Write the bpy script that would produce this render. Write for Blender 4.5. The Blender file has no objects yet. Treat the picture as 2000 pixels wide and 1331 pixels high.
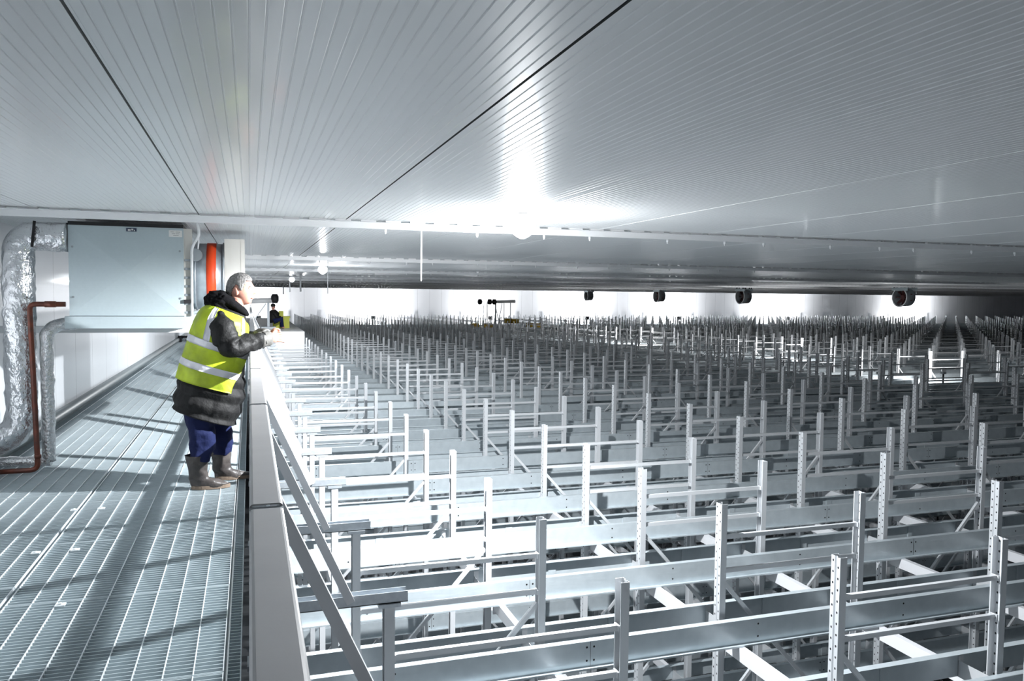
import bpy, bmesh, math, random
from mathutils import Vector, Matrix, noise
random.seed(7)
C = bpy.context.scene.collection
PI = math.pi
def R(d): return math.radians(d)

# ------------------------------------------------------------------ camera, world, light, exposure
ZC = 1.5                                   # eye height above the walkway grating (z = 0)
YAW, PITCH, ROLL, FPX = R(18.249), R(3.157), R(-0.587), 1554.4
_f = Vector((math.sin(YAW)*math.cos(PITCH), math.cos(YAW)*math.cos(PITCH), -math.sin(PITCH)))
_r = Vector((math.cos(YAW), -math.sin(YAW), 0.0))
_d = _f.cross(_r)
_r2 = _r*math.cos(ROLL) + _d*math.sin(ROLL)
_d2 = _d*math.cos(ROLL) - _r*math.sin(ROLL)
camd = bpy.data.cameras.new('camera'); cam = bpy.data.objects.new('camera', camd); C.objects.link(cam)
m = Matrix((( _r2.x, -_d2.x, -_f.x, 0), (_r2.y, -_d2.y, -_f.y, 0), (_r2.z, -_d2.z, -_f.z, ZC), (0, 0, 0, 1)))
cam.matrix_world = m
camd.sensor_width = 36; camd.lens = 36*FPX/2000; camd.clip_start = 0.05; camd.clip_end = 400
bpy.context.scene.camera = cam
def proj(p):
    q = Vector(p) - Vector((0, 0, ZC)); z = q.dot(_f)
    return 1000+FPX*q.dot(_r2)/z, 665.5+FPX*q.dot(_d2)/z, z
def at(x, y, Y):                           # point seen at photo pixel (x, y) at depth Y
    v = _r2*((x-1000)/FPX) + _d2*((y-665.5)/FPX) + _f
    return Vector((0, 0, ZC)) + v*(Y/v.y)

W = bpy.data.worlds.new('world'); bpy.context.scene.world = W; W.use_nodes = True
W.node_tree.nodes['Background'].inputs[0].default_value = (0.8, 0.9, 1, 1)
W.node_tree.nodes['Background'].inputs[1].default_value = 0.3
vs = bpy.context.scene.view_settings
bpy.context.scene.display_settings.display_device = 'sRGB'
vs.view_transform = 'Standard'; vs.look = 'None'; vs.gamma = 1; vs.use_curve_mapping = False
vs.exposure = 0.1

LAMPS = [  # x, y, watts, what sets it apart
    (1.96, 5.72, 1250, 'brightest round work lamp under the ceiling near the front beam'),
    (1.48, 17.4, 900, 'bright round ceiling lamp in the distance behind the man'),
    (1.44, 29.6, 700, 'small round ceiling lamp further off, left of the brighter distant one'),
]
ZL = ZC + 0.56

# ------------------------------------------------------------------ helpers
def tag(o, label=None, cat=None, group=None, kind=None):
    if label: o['label'] = label
    if cat: o['category'] = cat
    if group: o['group'] = group
    if kind: o['kind'] = kind
    return o
def empty(name, loc=(0, 0, 0), label=None, cat=None, group=None, parent=None):
    o = bpy.data.objects.new(name, None); C.objects.link(o); o.location = loc
    o.empty_display_size = 0.1
    if parent: o.parent = parent
    return tag(o, label, cat, group)
def link(name, me, parent=None, loc=None):
    o = bpy.data.objects.new(name, me); C.objects.link(o)
    if parent: o.parent = parent
    if loc is not None: o.location = loc
    return o
class MB:
    def __init__(s): s.v = []; s.f = []; s.mi = []; s.sm = []
    def add(s, vs_, fs, mi=0, smooth=False):
        b = len(s.v); s.v += [tuple(v) for v in vs_]
        for f in fs: s.f.append([b+i for i in f]); s.mi.append(mi); s.sm.append(smooth)
    def box(s, x0, x1, y0, y1, z0, z1, mi=0):
        s.add([(x0,y0,z0),(x1,y0,z0),(x1,y1,z0),(x0,y1,z0),(x0,y0,z1),(x1,y0,z1),(x1,y1,z1),(x0,y1,z1)],
              [(0,3,2,1),(4,5,6,7),(0,1,5,4),(1,2,6,5),(2,3,7,6),(3,0,4,7)], mi)
    def bar(s, a, b, w, h, mi=0, up=(0,0,1)):
        a, b = Vector(a), Vector(b); d = (b-a).normalized(); up = Vector(up)
        if abs(d.dot(up)) > .99: up = Vector((0,1,0))
        x = d.cross(up).normalized()*(w/2); y = x.cross(d).normalized()*(h/2)
        s.add([a-x-y,a+x-y,a+x+y,a-x+y,b-x-y,b+x-y,b+x+y,b-x+y],
              [(0,3,2,1),(4,5,6,7),(0,1,5,4),(1,2,6,5),(2,3,7,6),(3,0,4,7)], mi)
    def prism(s, prof, fn, mi=0, closed=True, smooth=False):      # prof: 2D list; fn(p, t) -> 3D, t in 0,1
        n = len(prof); v = [fn(p, 0) for p in prof]+[fn(p, 1) for p in prof]
        fs = [(i, (i+1) % n, n+(i+1) % n, n+i) for i in range(n if closed else n-1)]
        if closed: fs += [tuple(range(n-1, -1, -1)), tuple(range(n, 2*n))]
        s.add(v, fs, mi, smooth)
    def tube(s, pts, r, seg=12, mi=0, cap=True, squash=1.0):
        pts = [Vector(p) for p in pts]; n = len(pts)
        rs = r if isinstance(r, (list, tuple)) else [r]*n
        v = []; prev = None
        for i, p in enumerate(pts):
            d = (pts[min(i+1, n-1)]-pts[max(i-1, 0)]).normalized()
            if prev is None:
                u = Vector((0,0,1)) if abs(d.z) < .9 else Vector((0,1,0))
                x = d.cross(u).normalized()
            else: x = (prev-d*prev.dot(d)).normalized()
            prev = x; y = d.cross(x)
            for k in range(seg):
                a = 2*PI*k/seg; v.append(p+x*math.cos(a)*rs[i]+y*math.sin(a)*rs[i]*squash)
        fs = [(i*seg+k, i*seg+(k+1) % seg, (i+1)*seg+(k+1) % seg, (i+1)*seg+k) for i in range(n-1) for k in range(seg)]
        s.add(v, fs, mi, True)
        if cap:
            b = len(s.v)-len(v)
            s.f.append([b+k for k in range(seg-1, -1, -1)]); s.mi.append(mi); s.sm.append(False)
            s.f.append([b+(n-1)*seg+k for k in range(seg)]); s.mi.append(mi); s.sm.append(False)
    def cyl(s, a, b, r, seg=16, mi=0): s.tube([a, b], r, seg, mi)
    def grid(s, fn, nu, nv, mi=0, smooth=True, wrap=False):
        v = [fn(i/(nu-1), j/(nv if wrap else nv-1)) for i in range(nu) for j in range(nv)]
        fs = []
        for i in range(nu-1):
            for j in range(nv if wrap else nv-1):
                fs.append((i*nv+j, i*nv+(j+1) % nv, (i+1)*nv+(j+1) % nv, (i+1)*nv+j))
        s.add(v, fs, mi, smooth)
    def mesh(s, name, mats):
        me = bpy.data.meshes.new(name); me.from_pydata(s.v, [], s.f)
        for mt in (mats if isinstance(mats, (list, tuple)) else [mats]): me.materials.append(mt)
        me.polygons.foreach_set('material_index', s.mi); me.polygons.foreach_set('use_smooth', s.sm)
        me.update(); return me
    def build(s, name, mats, parent=None, loc=None): return link(name, s.mesh(name, mats), parent, loc)
def bez(pts, n=8):                          # rounded polyline through corner points [(p, radius)]
    out = []
    for i, (p, r) in enumerate(pts):
        p = Vector(p)
        if r == 0 or i in (0, len(pts)-1): out.append(p); continue
        a = (Vector(pts[i-1][0])-p).normalized()*r+p; b = (Vector(pts[i+1][0])-p).normalized()*r+p
        for k in range(n+1):
            t = k/n; out.append(a*(1-t)**2+p*2*t*(1-t)+b*t*t)
    return out

# ------------------------------------------------------------------ materials
def mat(name, col, rough=.5, metal=0.0, spec=.5, coat=0, bump=None, mottle=None, emis=None, coat_rough=.08, fabric=False):
    mt = bpy.data.materials.new(name); mt.use_nodes = True; nt = mt.node_tree; N = nt.nodes; b = N['Principled BSDF']
    b.inputs['Base Color'].default_value = (*col, 1); b.inputs['Roughness'].default_value = rough
    b.inputs['Metallic'].default_value = metal; b.inputs['Specular IOR Level'].default_value = spec
    b.inputs['Coat Weight'].default_value = coat; b.inputs['Coat Roughness'].default_value = coat_rough
    tc = N.new('ShaderNodeTexCoord')
    if mottle:                              # (scale, amount, second colour)
        n = N.new('ShaderNodeTexNoise'); n.inputs['Scale'].default_value = mottle[0]; n.inputs['Detail'].default_value = 4
        nt.links.new(tc.outputs['Object'], n.inputs['Vector'])
        r = N.new('ShaderNodeValToRGB'); r.color_ramp.elements[0].position = .5-mottle[1]; r.color_ramp.elements[1].position = .5+mottle[1]
        r.color_ramp.elements[0].color = (*mottle[2], 1); r.color_ramp.elements[1].color = (*col, 1)
        nt.links.new(n.outputs['Fac'], r.inputs['Fac']); nt.links.new(r.outputs['Color'], b.inputs['Base Color'])
    if bump:                                # (scale, distance, stretch)
        n = N.new('ShaderNodeTexNoise'); n.inputs['Scale'].default_value = bump[0]; n.inputs['Detail'].default_value = 3
        mp = N.new('ShaderNodeMapping'); mp.inputs['Scale'].default_value = bump[2] if len(bump) > 2 else (1, 1, 1)
        nt.links.new(tc.outputs['Object'], mp.inputs['Vector']); nt.links.new(mp.outputs['Vector'], n.inputs['Vector'])
        bp = N.new('ShaderNodeBump'); bp.inputs['Distance'].default_value = bump[1]; bp.inputs['Strength'].default_value = 1
        nt.links.new(n.outputs['Fac'], bp.inputs['Height']); nt.links.new(bp.outputs['Normal'], b.inputs['Normal'])
    if emis:
        b.inputs['Emission Color'].default_value = (*emis[0], 1); b.inputs['Emission Strength'].default_value = emis[1]
    return mt
def math_node(nt, op, a, b=None):
    n = nt.nodes.new('ShaderNodeMath'); n.operation = op
    for i, v in enumerate((a, b)):
        if v is None: continue
        if isinstance(v, (int, float)): n.inputs[i].default_value = v
        else: nt.links.new(v, n.inputs[i])
    return n.outputs[0]
def panel_mat(name, col, axis, rough=.35, off=0.0, coat=.3, micro=.00035):
    """sandwich-panel steel: fine ribs and a seam every 1.15 m along one axis"""
    mt = mat(name, col, rough, coat=coat); nt = mt.node_tree; N = nt.nodes; b = N['Principled BSDF']
    tc = N.new('ShaderNodeTexCoord'); sp = N.new('ShaderNodeSeparateXYZ'); nt.links.new(tc.outputs['Object'], sp.inputs[0])
    v = math_node(nt, 'ADD', sp.outputs[axis], 100+off)
    seam = math_node(nt, 'LESS_THAN', math_node(nt, 'FRACT', math_node(nt, 'DIVIDE', v, 1.15)), .012)
    rib = math_node(nt, 'LESS_THAN', math_node(nt, 'FRACT', math_node(nt, 'DIVIDE', v, .0575)), .09)
    mx = N.new('ShaderNodeMix'); mx.data_type = 'RGBA'; mx.inputs['A'].default_value = (*col, 1)
    mx.inputs['B'].default_value = tuple(c*.45 for c in col)+(1,); nt.links.new(seam, mx.inputs['Factor'])
    nt.links.new(mx.outputs['Result'], b.inputs['Base Color'])
    h = math_node(nt, 'ADD', math_node(nt, 'MULTIPLY', seam, -3), math_node(nt, 'MULTIPLY', rib, -1))
    bp = N.new('ShaderNodeBump'); bp.inputs['Distance'].default_value = micro; nt.links.new(h, bp.inputs['Height'])
    nt.links.new(bp.outputs['Normal'], b.inputs['Normal'])
    return mt
M = {}
M['ceil'] = mat('ceiling_steel', (.86, .88, .89), .36, spec=.45, coat=.16, coat_rough=.10, bump=(1.1, .003, (1.3, .25, 1)))
M['ceilgap'] = mat('ceiling_seam', (.05, .06, .06), .8)
M['wall'] = panel_mat('wall_panel', (.80, .82, .85), 1)
M['wallx'] = panel_mat('wall_panel_far', (.80, .81, .84), 0)
M['white'] = mat('white_paint', (.86, .87, .88), .35, bump=(40, .0003))
M['galv'] = mat('galvanised', (.58, .62, .65), .36, metal=.75, mottle=(30, .28, (.46, .50, .54)), bump=(14, .0006, (1, 1, 1)))
M['galvd'] = mat('galvanised_dull', (.36, .39, .41), .5, metal=.6, mottle=(24, .25, (.34, .37, .40)))
M['grate'] = mat('grating_zinc', (.55, .62, .65), .42, metal=.35, mottle=(3, .3, (.45, .52, .55)))
M['gratew'] = mat('grating_cross_bar', (.80, .84, .86), .35, metal=.2)
M['rail'] = mat('rail_zinc', (.58, .64, .67), .33, metal=.28, mottle=(9, .3, (.48, .54, .575)), bump=(6, .0015, (.5, 1, 4)))
M['dark'] = mat('dark_hole', (.01, .01, .012), .8)
M['beam'] = mat('beam_white', (.70, .71, .73), .4)
M['hand'] = mat('handrail_paint', (.50, .50, .505), .38, mottle=(7, .3, (.44, .44, .45)), bump=(60, .0002))
M['floor'] = mat('concrete', (.16, .17, .18), .8, mottle=(2, .3, (.12, .13, .14)))
M['ahu'] = mat('ahu_sheet', (.50, .58, .61), .38, metal=.2, mottle=(40, .3, (.47, .55, .58)))
M['foil'] = mat('foil_wrap', (.80, .81, .83), .24, metal=.85, bump=(22, .022, (1, 1, .8)))
M['foild'] = mat('foil_wrap_slim', (.74, .75, .76), .24, metal=.85, bump=(42, .014))
M['copper'] = mat('rusty_pipe', (.10, .045, .035), .35, metal=.3, mottle=(14, .2, (.22, .06, .035)))
M['black'] = mat('black_rubber', (.012, .012, .014), .6)
M['red'] = mat('red_band', (.85, .07, .01), .5)
M['beige'] = mat('beige_sheet', (.62, .60, .56), .5)
M['fanred'] = mat('fan_blade', (.10, .03, .03), .5)
M['yellow'] = mat('yellow_plastic', (.75, .48, .03), .5)
M['lens'] = mat('lamp_lens', (1, 1, 1), .3, emis=((.93, .97, 1), 12))
M['curb'] = mat('floor_curb', (.16, .19, .20), .5)
M['sticker'] = mat('sticker_navy', (.02, .03, .07), .4)
M['paper'] = mat('label_paper', (.72, .72, .70), .6)
M['ink'] = mat('label_ink', (.25, .25, .25), .6)

def perforated(name, base, rough, metal, sgn):
    """upright steel with two staggered rows of punched holes on its outer web (object z, y)"""
    mt = mat(name, base, rough, metal=metal); nt = mt.node_tree; N = nt.nodes; b = N['Principled BSDF']
    tc = N.new('ShaderNodeTexCoord'); sp = N.new('ShaderNodeSeparateXYZ'); nt.links.new(tc.outputs['Object'], sp.inputs[0])
    y = sp.outputs[1]; z = math_node(nt, 'ADD', sp.outputs[2], 100)
    side = math_node(nt, 'GREATER_THAN', y, 0)
    zz = math_node(nt, 'ADD', math_node(nt, 'DIVIDE', z, .076), math_node(nt, 'MULTIPLY', side, .5))
    dz = math_node(nt, 'MULTIPLY', math_node(nt, 'ABSOLUTE', math_node(nt, 'SUBTRACT', math_node(nt, 'FRACT', zz), .5)), .076)
    dy = math_node(nt, 'ABSOLUTE', math_node(nt, 'SUBTRACT', math_node(nt, 'ABSOLUTE', y), .024))
    d = math_node(nt, 'SQRT', math_node(nt, 'ADD', math_node(nt, 'POWER', dz, 2), math_node(nt, 'POWER', math_node(nt, 'MULTIPLY', dy, 1.2), 2)))
    hole = math_node(nt, 'MULTIPLY', math_node(nt, 'LESS_THAN', d, .0085), math_node(nt, 'GREATER_THAN', math_node(nt, 'MULTIPLY', sp.outputs[0], sgn), .012))
    mx = N.new('ShaderNodeMix'); mx.data_type = 'RGBA'; mx.inputs['A'].default_value = (*base, 1)
    mx.inputs['B'].default_value = (.01, .01, .012, 1); nt.links.new(hole, mx.inputs['Factor'])
    nt.links.new(mx.outputs['Result'], b.inputs['Base Color'])
    nt.links.new(math_node(nt, 'MULTIPLY', math_node(nt, 'SUBTRACT', 1, hole), metal), b.inputs['Metallic'])
    return mt
M['post'] = perforated('upright_steel', (.64, .66, .68), .42, .35, -1); M['postr'] = perforated('upright_steel_mirrored', (.64, .66, .68), .42, .35, 1)
M['postp'] = mat('upright_steel_plain', (.66, .68, .70), .42, metal=.35)

# ------------------------------------------------------------------ the hall
HC = ZC+.63; XL = -2.15; XR = 94.0; YB = -7.0; YF = 74.0; ZF = -8.0
def struct(name, mb, mats):
    o = mb.build(name, mats); o['kind'] = 'structure'; return o
def ceiling():
    b = MB(); pitch = 1.15/30; x = .77-1.15*3
    vs_ = []; fs = []; mi = []
    prof = []
    k = 0
    while x < XR:
        if k % 30 == 0 and k > 95:
            prof += [(x-.007, HC, 0), (x-.005, HC+.002, 0), (x+.003, HC+.002, 0), (x+.003, HC-.0015, 0), (x+.012, HC-.0015, 0), (x+.012, HC, 0)]
        elif k % 30 == 0:                   # panel joint: a dark gap with a small lip
            prof += [(x-.006, HC, 0), (x-.006, HC+.02, 1), (x+.003, HC+.02, 1), (x+.003, HC-.001, 0), (x+.010, HC-.001, 0), (x+.010, HC, 0)]
        else:
            prof += [(x-.0036, HC, 0), (x-.0012, HC+.0026, 0), (x+.0012, HC+.0026, 0), (x+.0036, HC, 0)]
        x += pitch; k += 1
    prof = [(XL-.3, HC, 0)]+[p for p in prof if p[0] > XL-.25]+[(XR, HC, 0)]
    v = [(p[0], YB, p[1]) for p in prof]+[(p[0], YF, p[1]) for p in prof]; n = len(prof)
    for i in range(n-1):
        b.f.append([i, n+i, n+i+1, i+1]); b.mi.append(prof[i][2]); b.sm.append(False)
    b.v = v
    struct('ceiling', b, [M['ceil'], M['ceilgap']])
ceiling()
b = MB(); b.box(XL-.3, XL, YB, YF, ZF, HC+.1); struct('wall_left', b, M['wall'])
b = MB(); b.box(XL-.3, XR, YF, YF+.3, ZF, HC+.1); struct('wall_far', b, M['wallx'])
b = MB(); b.box(XL-.3, XR, YB-.3, YB, ZF, HC+.1); struct('wall_back', b, M['wallx'])
b = MB(); b.box(XR, XR+.3, YB, YF, ZF, HC+.1); struct('wall_right', b, M['wall'])
b = MB(); b.box(XL, XR, YB, YF, ZF-.2, ZF); struct('floor', b, M['floor'])
# work lights left standing down among the racks
for (px, py, w, lb) in [(1842, 742, 420, 'low work light glowing among the racks at the right'), (1560, 700, 420, 'low work light glowing among the racks, middle of three'), (1265, 672, 420, 'low work light glowing among the racks, farthest of three')]:
    v = _r2*((px-1000)/FPX)+_d2*((py-665.5)/FPX)+_f; p = Vector((0, 0, ZC))+v*(-2.55/v.z)
    r = empty('work_light', (p.x, p.y, ZC-2.3), lb, 'floodlight', 'low work lights among the racks')
    b = MB(); b.box(-.02, .02, -.02, .02, ZF-ZC+2.3, -.06); b.box(-.25, .25, -.25, .25, ZF-ZC+2.3, ZF-ZC+2.35); b.build('stand', M['black'], r)
    b = MB(); b.box(-.06, .06, -.06, .06, -.06, 0); b.build('housing', M['galvd'], r)
    b = MB(); b.box(-.07, .07, -.03, .02, .0, .14); b.build('reflector', M['white'], r)
    b = MB(); b.box(-.06, .06, .02, .03, .01, .13); b.build('lens', M['lens'], r)
    ld = bpy.data.lights.new('work_glow', 'SPOT'); ld.energy = w*1.2; ld.shadow_soft_size = .08; ld.spot_size = R(150); ld.spot_blend = .4
    lo = bpy.data.objects.new('work_glow', ld); C.objects.link(lo); lo.parent = r; lo.location = (0, .06, .12); lo.rotation_euler = (R(84), 0, R(-40))
b = MB(); b.tube([(XL+.055, YB, .075), (XL+.055, 33, .075)], .06, 12); b.box(XL, XL+.06, YB, 33, 0, .12); struct('baseboard_left', b, M['curb'])

# ceiling cross rails with their drop nuts
TY = [6.78+6.68*i for i in range(10)]
for i, ty in enumerate(TY):
    x1 = min(XR, 6+ty*1.6)
    b = MB()
    b.box(XL, x1, ty, ty+.05, HC-.07, HC-.022)
    b.box(XL, x1, ty-.02, ty+.07, HC-.022, HC-.016)
    x = XL+.1
    while x < x1:                           # spacer clips leave a dashed dark gap at the ceiling
        b.box(x, x+.13, ty+.005, ty+.045, HC-.016, HC); x += .21
    struct('trim_%d' % (i+1), b, M['white'])
    n = 0
    for k in range(14):
        xx = 1.28+k*.63 if k % 3 else 1.1+k*.63
        if xx > x1-1 or ty > 22: break
        b = MB(); b.cyl((0, 0, -.028), (0, 0, 0), .012, 8); b.cyl((0, 0, -.04), (0, 0, -.028), .007, 8)
        o = b.build('hanger_nut', M['white'], None, (xx, ty+.025, HC-.07))
        tag(o, 'small white nut under the %s ceiling rail, %s from the left wall' % (('nearest', 'second', 'third')[i],
            ('first','second','third','fourth','fifth','sixth','seventh','eighth','ninth','tenth','eleventh','twelfth','thirteenth','fourteenth')[k]), 'nut', 'nuts hanging under the ceiling rails')

# hanging rods
for (px, py, py2, w, lab) in [(823, 449, 549, .013, 'thin white rod hanging from ceiling right of the middle of the hall view'),
                    (640, 511, 574, .015, 'grey hanging rod below the distant bright ceiling lamp'),
                    (587, 540, 570, .05, 'thickest short white rod hanging from the distant ceiling'),
                    (566, 546, 571, .045, 'short white rod hanging from ceiling, middle of three beside the head'),
                    (553.5, 554, 575, .045, 'short white rod hanging nearest to the head of the man')]:
    Y = .63*FPX/(575+(px-487)*.0105-py)*1.0
    Y = Y if px > 600 else {587: 25, 566: 33, 553.5: 41}[px]
    p = at(px, py, Y); q = at(px, py2, Y)
    b = MB(); b.cyl((0, 0, 0), (0, 0, HC-q.z), w/2, 8); b.cyl((0, 0, HC-q.z-.01), (0, 0, HC-q.z), w*1.5, 10)
    tag(b.build('hanging_rod', M['white'], None, (p.x, Y, q.z)), lab, 'rod', 'rods hanging from the ceiling')

# lamps
def lamp(x, y, watts, lab):
    r = empty('ceiling_lamp', (x, y, ZL), lab, 'lamp', 'round work lamps under the ceiling')
    b = MB(); b.tube([(0, 0, HC-ZL), (0, 0, .06), (0, 0, .045), (0, 0, .034)], [.03, .045, .055, .06], 20); b.build('housing', M['white'], r)
    b = MB(); b.tube([(0, 0, .035-.0158*i) for i in range(11)], [.062, .082, .092, .098, .1, .098, .092, .081, .065, .044, .012], 24); b.build('lens', M['lens'], r)
    ld = bpy.data.lights.new('lamp_light', 'POINT'); ld.energy = watts*.055; ld.shadow_soft_size = .05; ld.color = (.95, .975, 1)
    lo = bpy.data.objects.new('lamp_light', ld); C.objects.link(lo); lo.parent = r; lo.location = (0, 0, -.20)
    ld = bpy.data.lights.new('lamp_light', 'SPOT'); ld.energy = watts; ld.shadow_soft_size = .03; ld.color = (.95, .975, 1); ld.spot_size = R(179.5); ld.spot_blend = .22
    lo = bpy.data.objects.new('lamp_light', ld); C.objects.link(lo); lo.parent = r; lo.location = (0, 0, -.165)
for l in LAMPS: lamp(*l)
# added fill spot at the near lamp's position, brightens the racks beside the guardrail
ld = bpy.data.lights.new('rack_fill_spot', 'SPOT'); ld.energy = 1300; ld.shadow_soft_size = .04; ld.color = (.95, .975, 1); ld.spot_size = R(104); ld.spot_blend = .9
lo = bpy.data.objects.new('rack_fill_spot', ld); C.objects.link(lo); lo.location = (1.96, 5.72, ZL-.17)
lo.rotation_euler = Vector((-.12, 1, -.62)).to_track_quat('-Z', 'Y').to_euler()
EXTRA = [(33, 22.5, 200)]
EX_LAB = ['ceiling lamp beyond the right edge, lighting the far right racks']
for (x, y, w), lb in zip(EXTRA, EX_LAB): lamp(x, y, w, lb)
# wall-washing work lamps on the racks by the far wall: pools of light show them; the last is added to brighten the right end
for i, (px, w) in enumerate([(505, 800), (730, 2200), (960, 1300), (1150, 2000), (1330, 1900), (1545, 2600), (1810, 1900)]):
    p = at(px, 604, 71.0)
    r = empty('work_light', (p.x, 71.4, ZC-2.0), 'hidden floodlight %s along the far wall behind the rack posts' % ('leftmost', 'second', 'third', 'fourth', 'fifth', 'sixth', 'added rightmost')[i] if i in (0, 6) else 'floodlight, %s from the left of those along the far wall' % ('', 'second', 'third', 'fourth', 'fifth', 'sixth')[i], 'floodlight', 'floodlights along the far wall')
    b = MB(); b.box(-.2, .2, -.06, 0, -.15, .15); b.build('housing', M['black'], r)
    b = MB(); b.box(-.03, .03, -.03, .03, ZF-(ZC-2.0), -.15); b.box(-.3, .3, -.3, .3, ZF-(ZC-2.0), ZF-(ZC-2.0)+.05); b.build('stand', M['black'], r)
    b = MB(); b.box(-.18, .18, 0, .01, -.13, .13); b.build('lens', M['lens'], r)
    ld = bpy.data.lights.new('flood_light', 'SPOT'); ld.energy = w*.9; ld.shadow_soft_size = .12; ld.spot_size = R(172); ld.spot_blend = .8
    lo = bpy.data.objects.new('flood_light', ld); C.objects.link(lo); lo.parent = r; lo.location = (0, .08, 0); lo.rotation_euler = (R(90+25), 0, 0)

# ------------------------------------------------------------------ walkway grating panels
ORD = ['first','second','third','fourth','fifth','sixth','seventh','eighth','ninth','tenth','eleventh','twelfth','thirteenth','fourteenth','fifteenth',
       'sixteenth','seventeenth','eighteenth','nineteenth','twentieth']
TENS = {2: 'twenty', 3: 'thirty', 4: 'forty', 5: 'fifty'}
def ordinal(n):                             # 1-based
    if n <= 20: return ORD[n-1]
    t, u = divmod(n, 10)
    return {2: 'twentieth', 3: 'thirtieth', 4: 'fortieth', 5: 'fiftieth'}[t] if u == 0 else TENS[t]+'-'+ORD[u-1]
def grating(w, l, ztop=0.0):
    b = MB(); n = int(l/.0333)
    for i in range(n):                      # load bars across the walkway
        y = .012+(l-.024)*i/(n-1); b.box(0.004, w-.004, y-.0025, y+.0025, -.03, -.001)
    k = int(round(w/.114))
    for j in range(k+1):                    # bright twisted cross bars along it
        x = .006+(w-.012)*j/k; b.box(x-.0022, x+.0022, .004, l-.004, -.012, .0015, 1)
    b.box(0.002, w-.002, .002, .005, -.03, -.0005, 0); b.box(.002, w-.002, l-.005, l-.002, -.03, -.0005, 0)
    return b
LW = 1.0
gm1 = grating(.98, LW).mesh('steel_grating', [M['grate'], M['gratew']])
gm2 = grating(1.02, LW).mesh('steel_grating', [M['grate'], M['gratew']])
for i in range(-3, 34):
    for j, (x, me) in enumerate(((-2.12, gm1), (-1.125, gm2))):
        o = link('steel_grating', me, None, (x, .55+i*LW+(0.27 if j == 0 else 0)-.27, 0))
        tag(o, 'galvanised grating on the %s side of the walkway, %s from the near end' % (('wall', 'guardrail')[j], ordinal(i+4)), 'grating', 'gratings of the walkway')
b = MB()
for x in (-2.10, -1.135, -.13): b.box(x-.03, x+.03, YB, 33, -.19, -.032)
for i in range(20): b.box(-2.14, -.06, -4+2*i-.03, -4+2*i+.03, -.30, -.19)
tag(b.build('walkway_beams', M['galvd']), 'steel joists carrying the grating walkway from below', 'joists')
b = MB()
b.box(-.100, -.094, -3, 30, -.045, .002, 1)
for i in range(990): b.box(-.095, -.045, -3+i*.0333, -2.995+i*.0333, -.04, -.006)
b.box(-.048, -.044, -3, 30, -.045, -.002)
tag(b.build('edge_grating', [M['grate'], M['gratew']]), 'narrow dark grating strip along foot of the guardrail', 'grating')

# clips on grating
for (px, py) in [(145, 998), (198, 995), (70, 1082), (147, 1076), (118, 1184)]:
    v = _r2*((px-1000)/FPX)+_d2*((py-665.5)/FPX)+_f; p = Vector((0, 0, ZC))+v*(-ZC/v.z)
    b = MB(); b.box(-.022, .022, -.02, .02, 0, .006); b.cyl((0, 0, .006), (0, 0, .012), .008, 8)
    tag(b.build('grating_clip', M['gratew'], None, (p.x, p.y, .002)),
        {145: 'grating clip left of the long seam, farthest back', 198: 'grating clip right of the long seam, farthest back', 70: 'grating clip left of the seam, nearer row',
         147: 'grating clip right of the seam, nearer row', 118: 'grating clip nearest the camera, alone in front'}[px], 'clip', 'clips holding down the grating')

# ------------------------------------------------------------------ guardrail
HG = 1.06
gr = empty('guardrail', (.03, 0, 0), 'long grey steel guardrail the man leans on, with slanted outer braces', 'guardrail')
JY = [1.71+1.615*i for i in range(-3, 19)]
def rounded_channel():                      # inverted U hand rail, 66 mm wide
    w, h, r, t = .034, .10, .008, .003
    out = [(-w, -h), (-w, -r)]+[(-w+r-r*math.cos(a), -r+r*math.sin(a)) for a in (R(30), R(60), R(90))]
    out += [(w-r+r*math.sin(a), -r+r*math.cos(a)) for a in (0, R(30), R(60), R(90))]+[(w, -h)]
    inn = [(w-t, -h), (w-t, -r-t), (w-r, -t), (-w+r, -t), (-w+t, -r-t), (-w+t, -h)]
    return out+inn
prof = rounded_channel()
hb = MB(); hb.prism(prof, lambda p, t: (p[0], t*1.575, p[1])); hm = hb.mesh('handrail', M['hand'])
pb = MB(); pb.box(-.028, .028, -.03, .03, 0, HG-.012)
pb.box(-.0345, .0345, -.018, .018, HG-.085, HG-.0065); pb.box(-.05, .05, -.05, .05, -.01, .01)
pb.cyl((-.036, 0, HG-.045), (-.03, 0, HG-.045), .008, 8)
pb.cyl((-.036, 0, .48), (-.028, 0, .48), .009, 8); pb.cyl((-.036, 0, .52), (-.028, 0, .52), .009, 8)
pm = pb.mesh('post', M['galvd'])
for y in JY:
    link('handrail', hm, gr, (0, y+.02, HG)); link('post', pm, gr, (0, y, 0))
b = MB(); b.box(-.031, -.026, -3, 30, .45, .53); b.box(-.031, -.012, -3, 30, .525, .53); b.box(-.031, -.012, -3, 30, .45, .455); b.build('mid_rail', M['galvd'], gr)
b = MB(); b.box(-.033, -.028, -3, 30, -.06, .10); b.build('toe_board', M['galvd'], gr)

# ------------------------------------------------------------------ racking
H = 1.7; PY = .8225*H; Y0 = 2.505*H
ZT = ZC-H                                   # post tops
def rowY(k): return Y0+k*PY
def colX(c): return (2.19+1.775*(c-1))*H
FD = .83*H; LP = ZT-ZF                      # frame depth, post length
NR = 50
LV = [ZC-1.55*H-2.0*i for i in range(3)]    # top of the pallet rails, three levels
RH = .20
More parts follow.
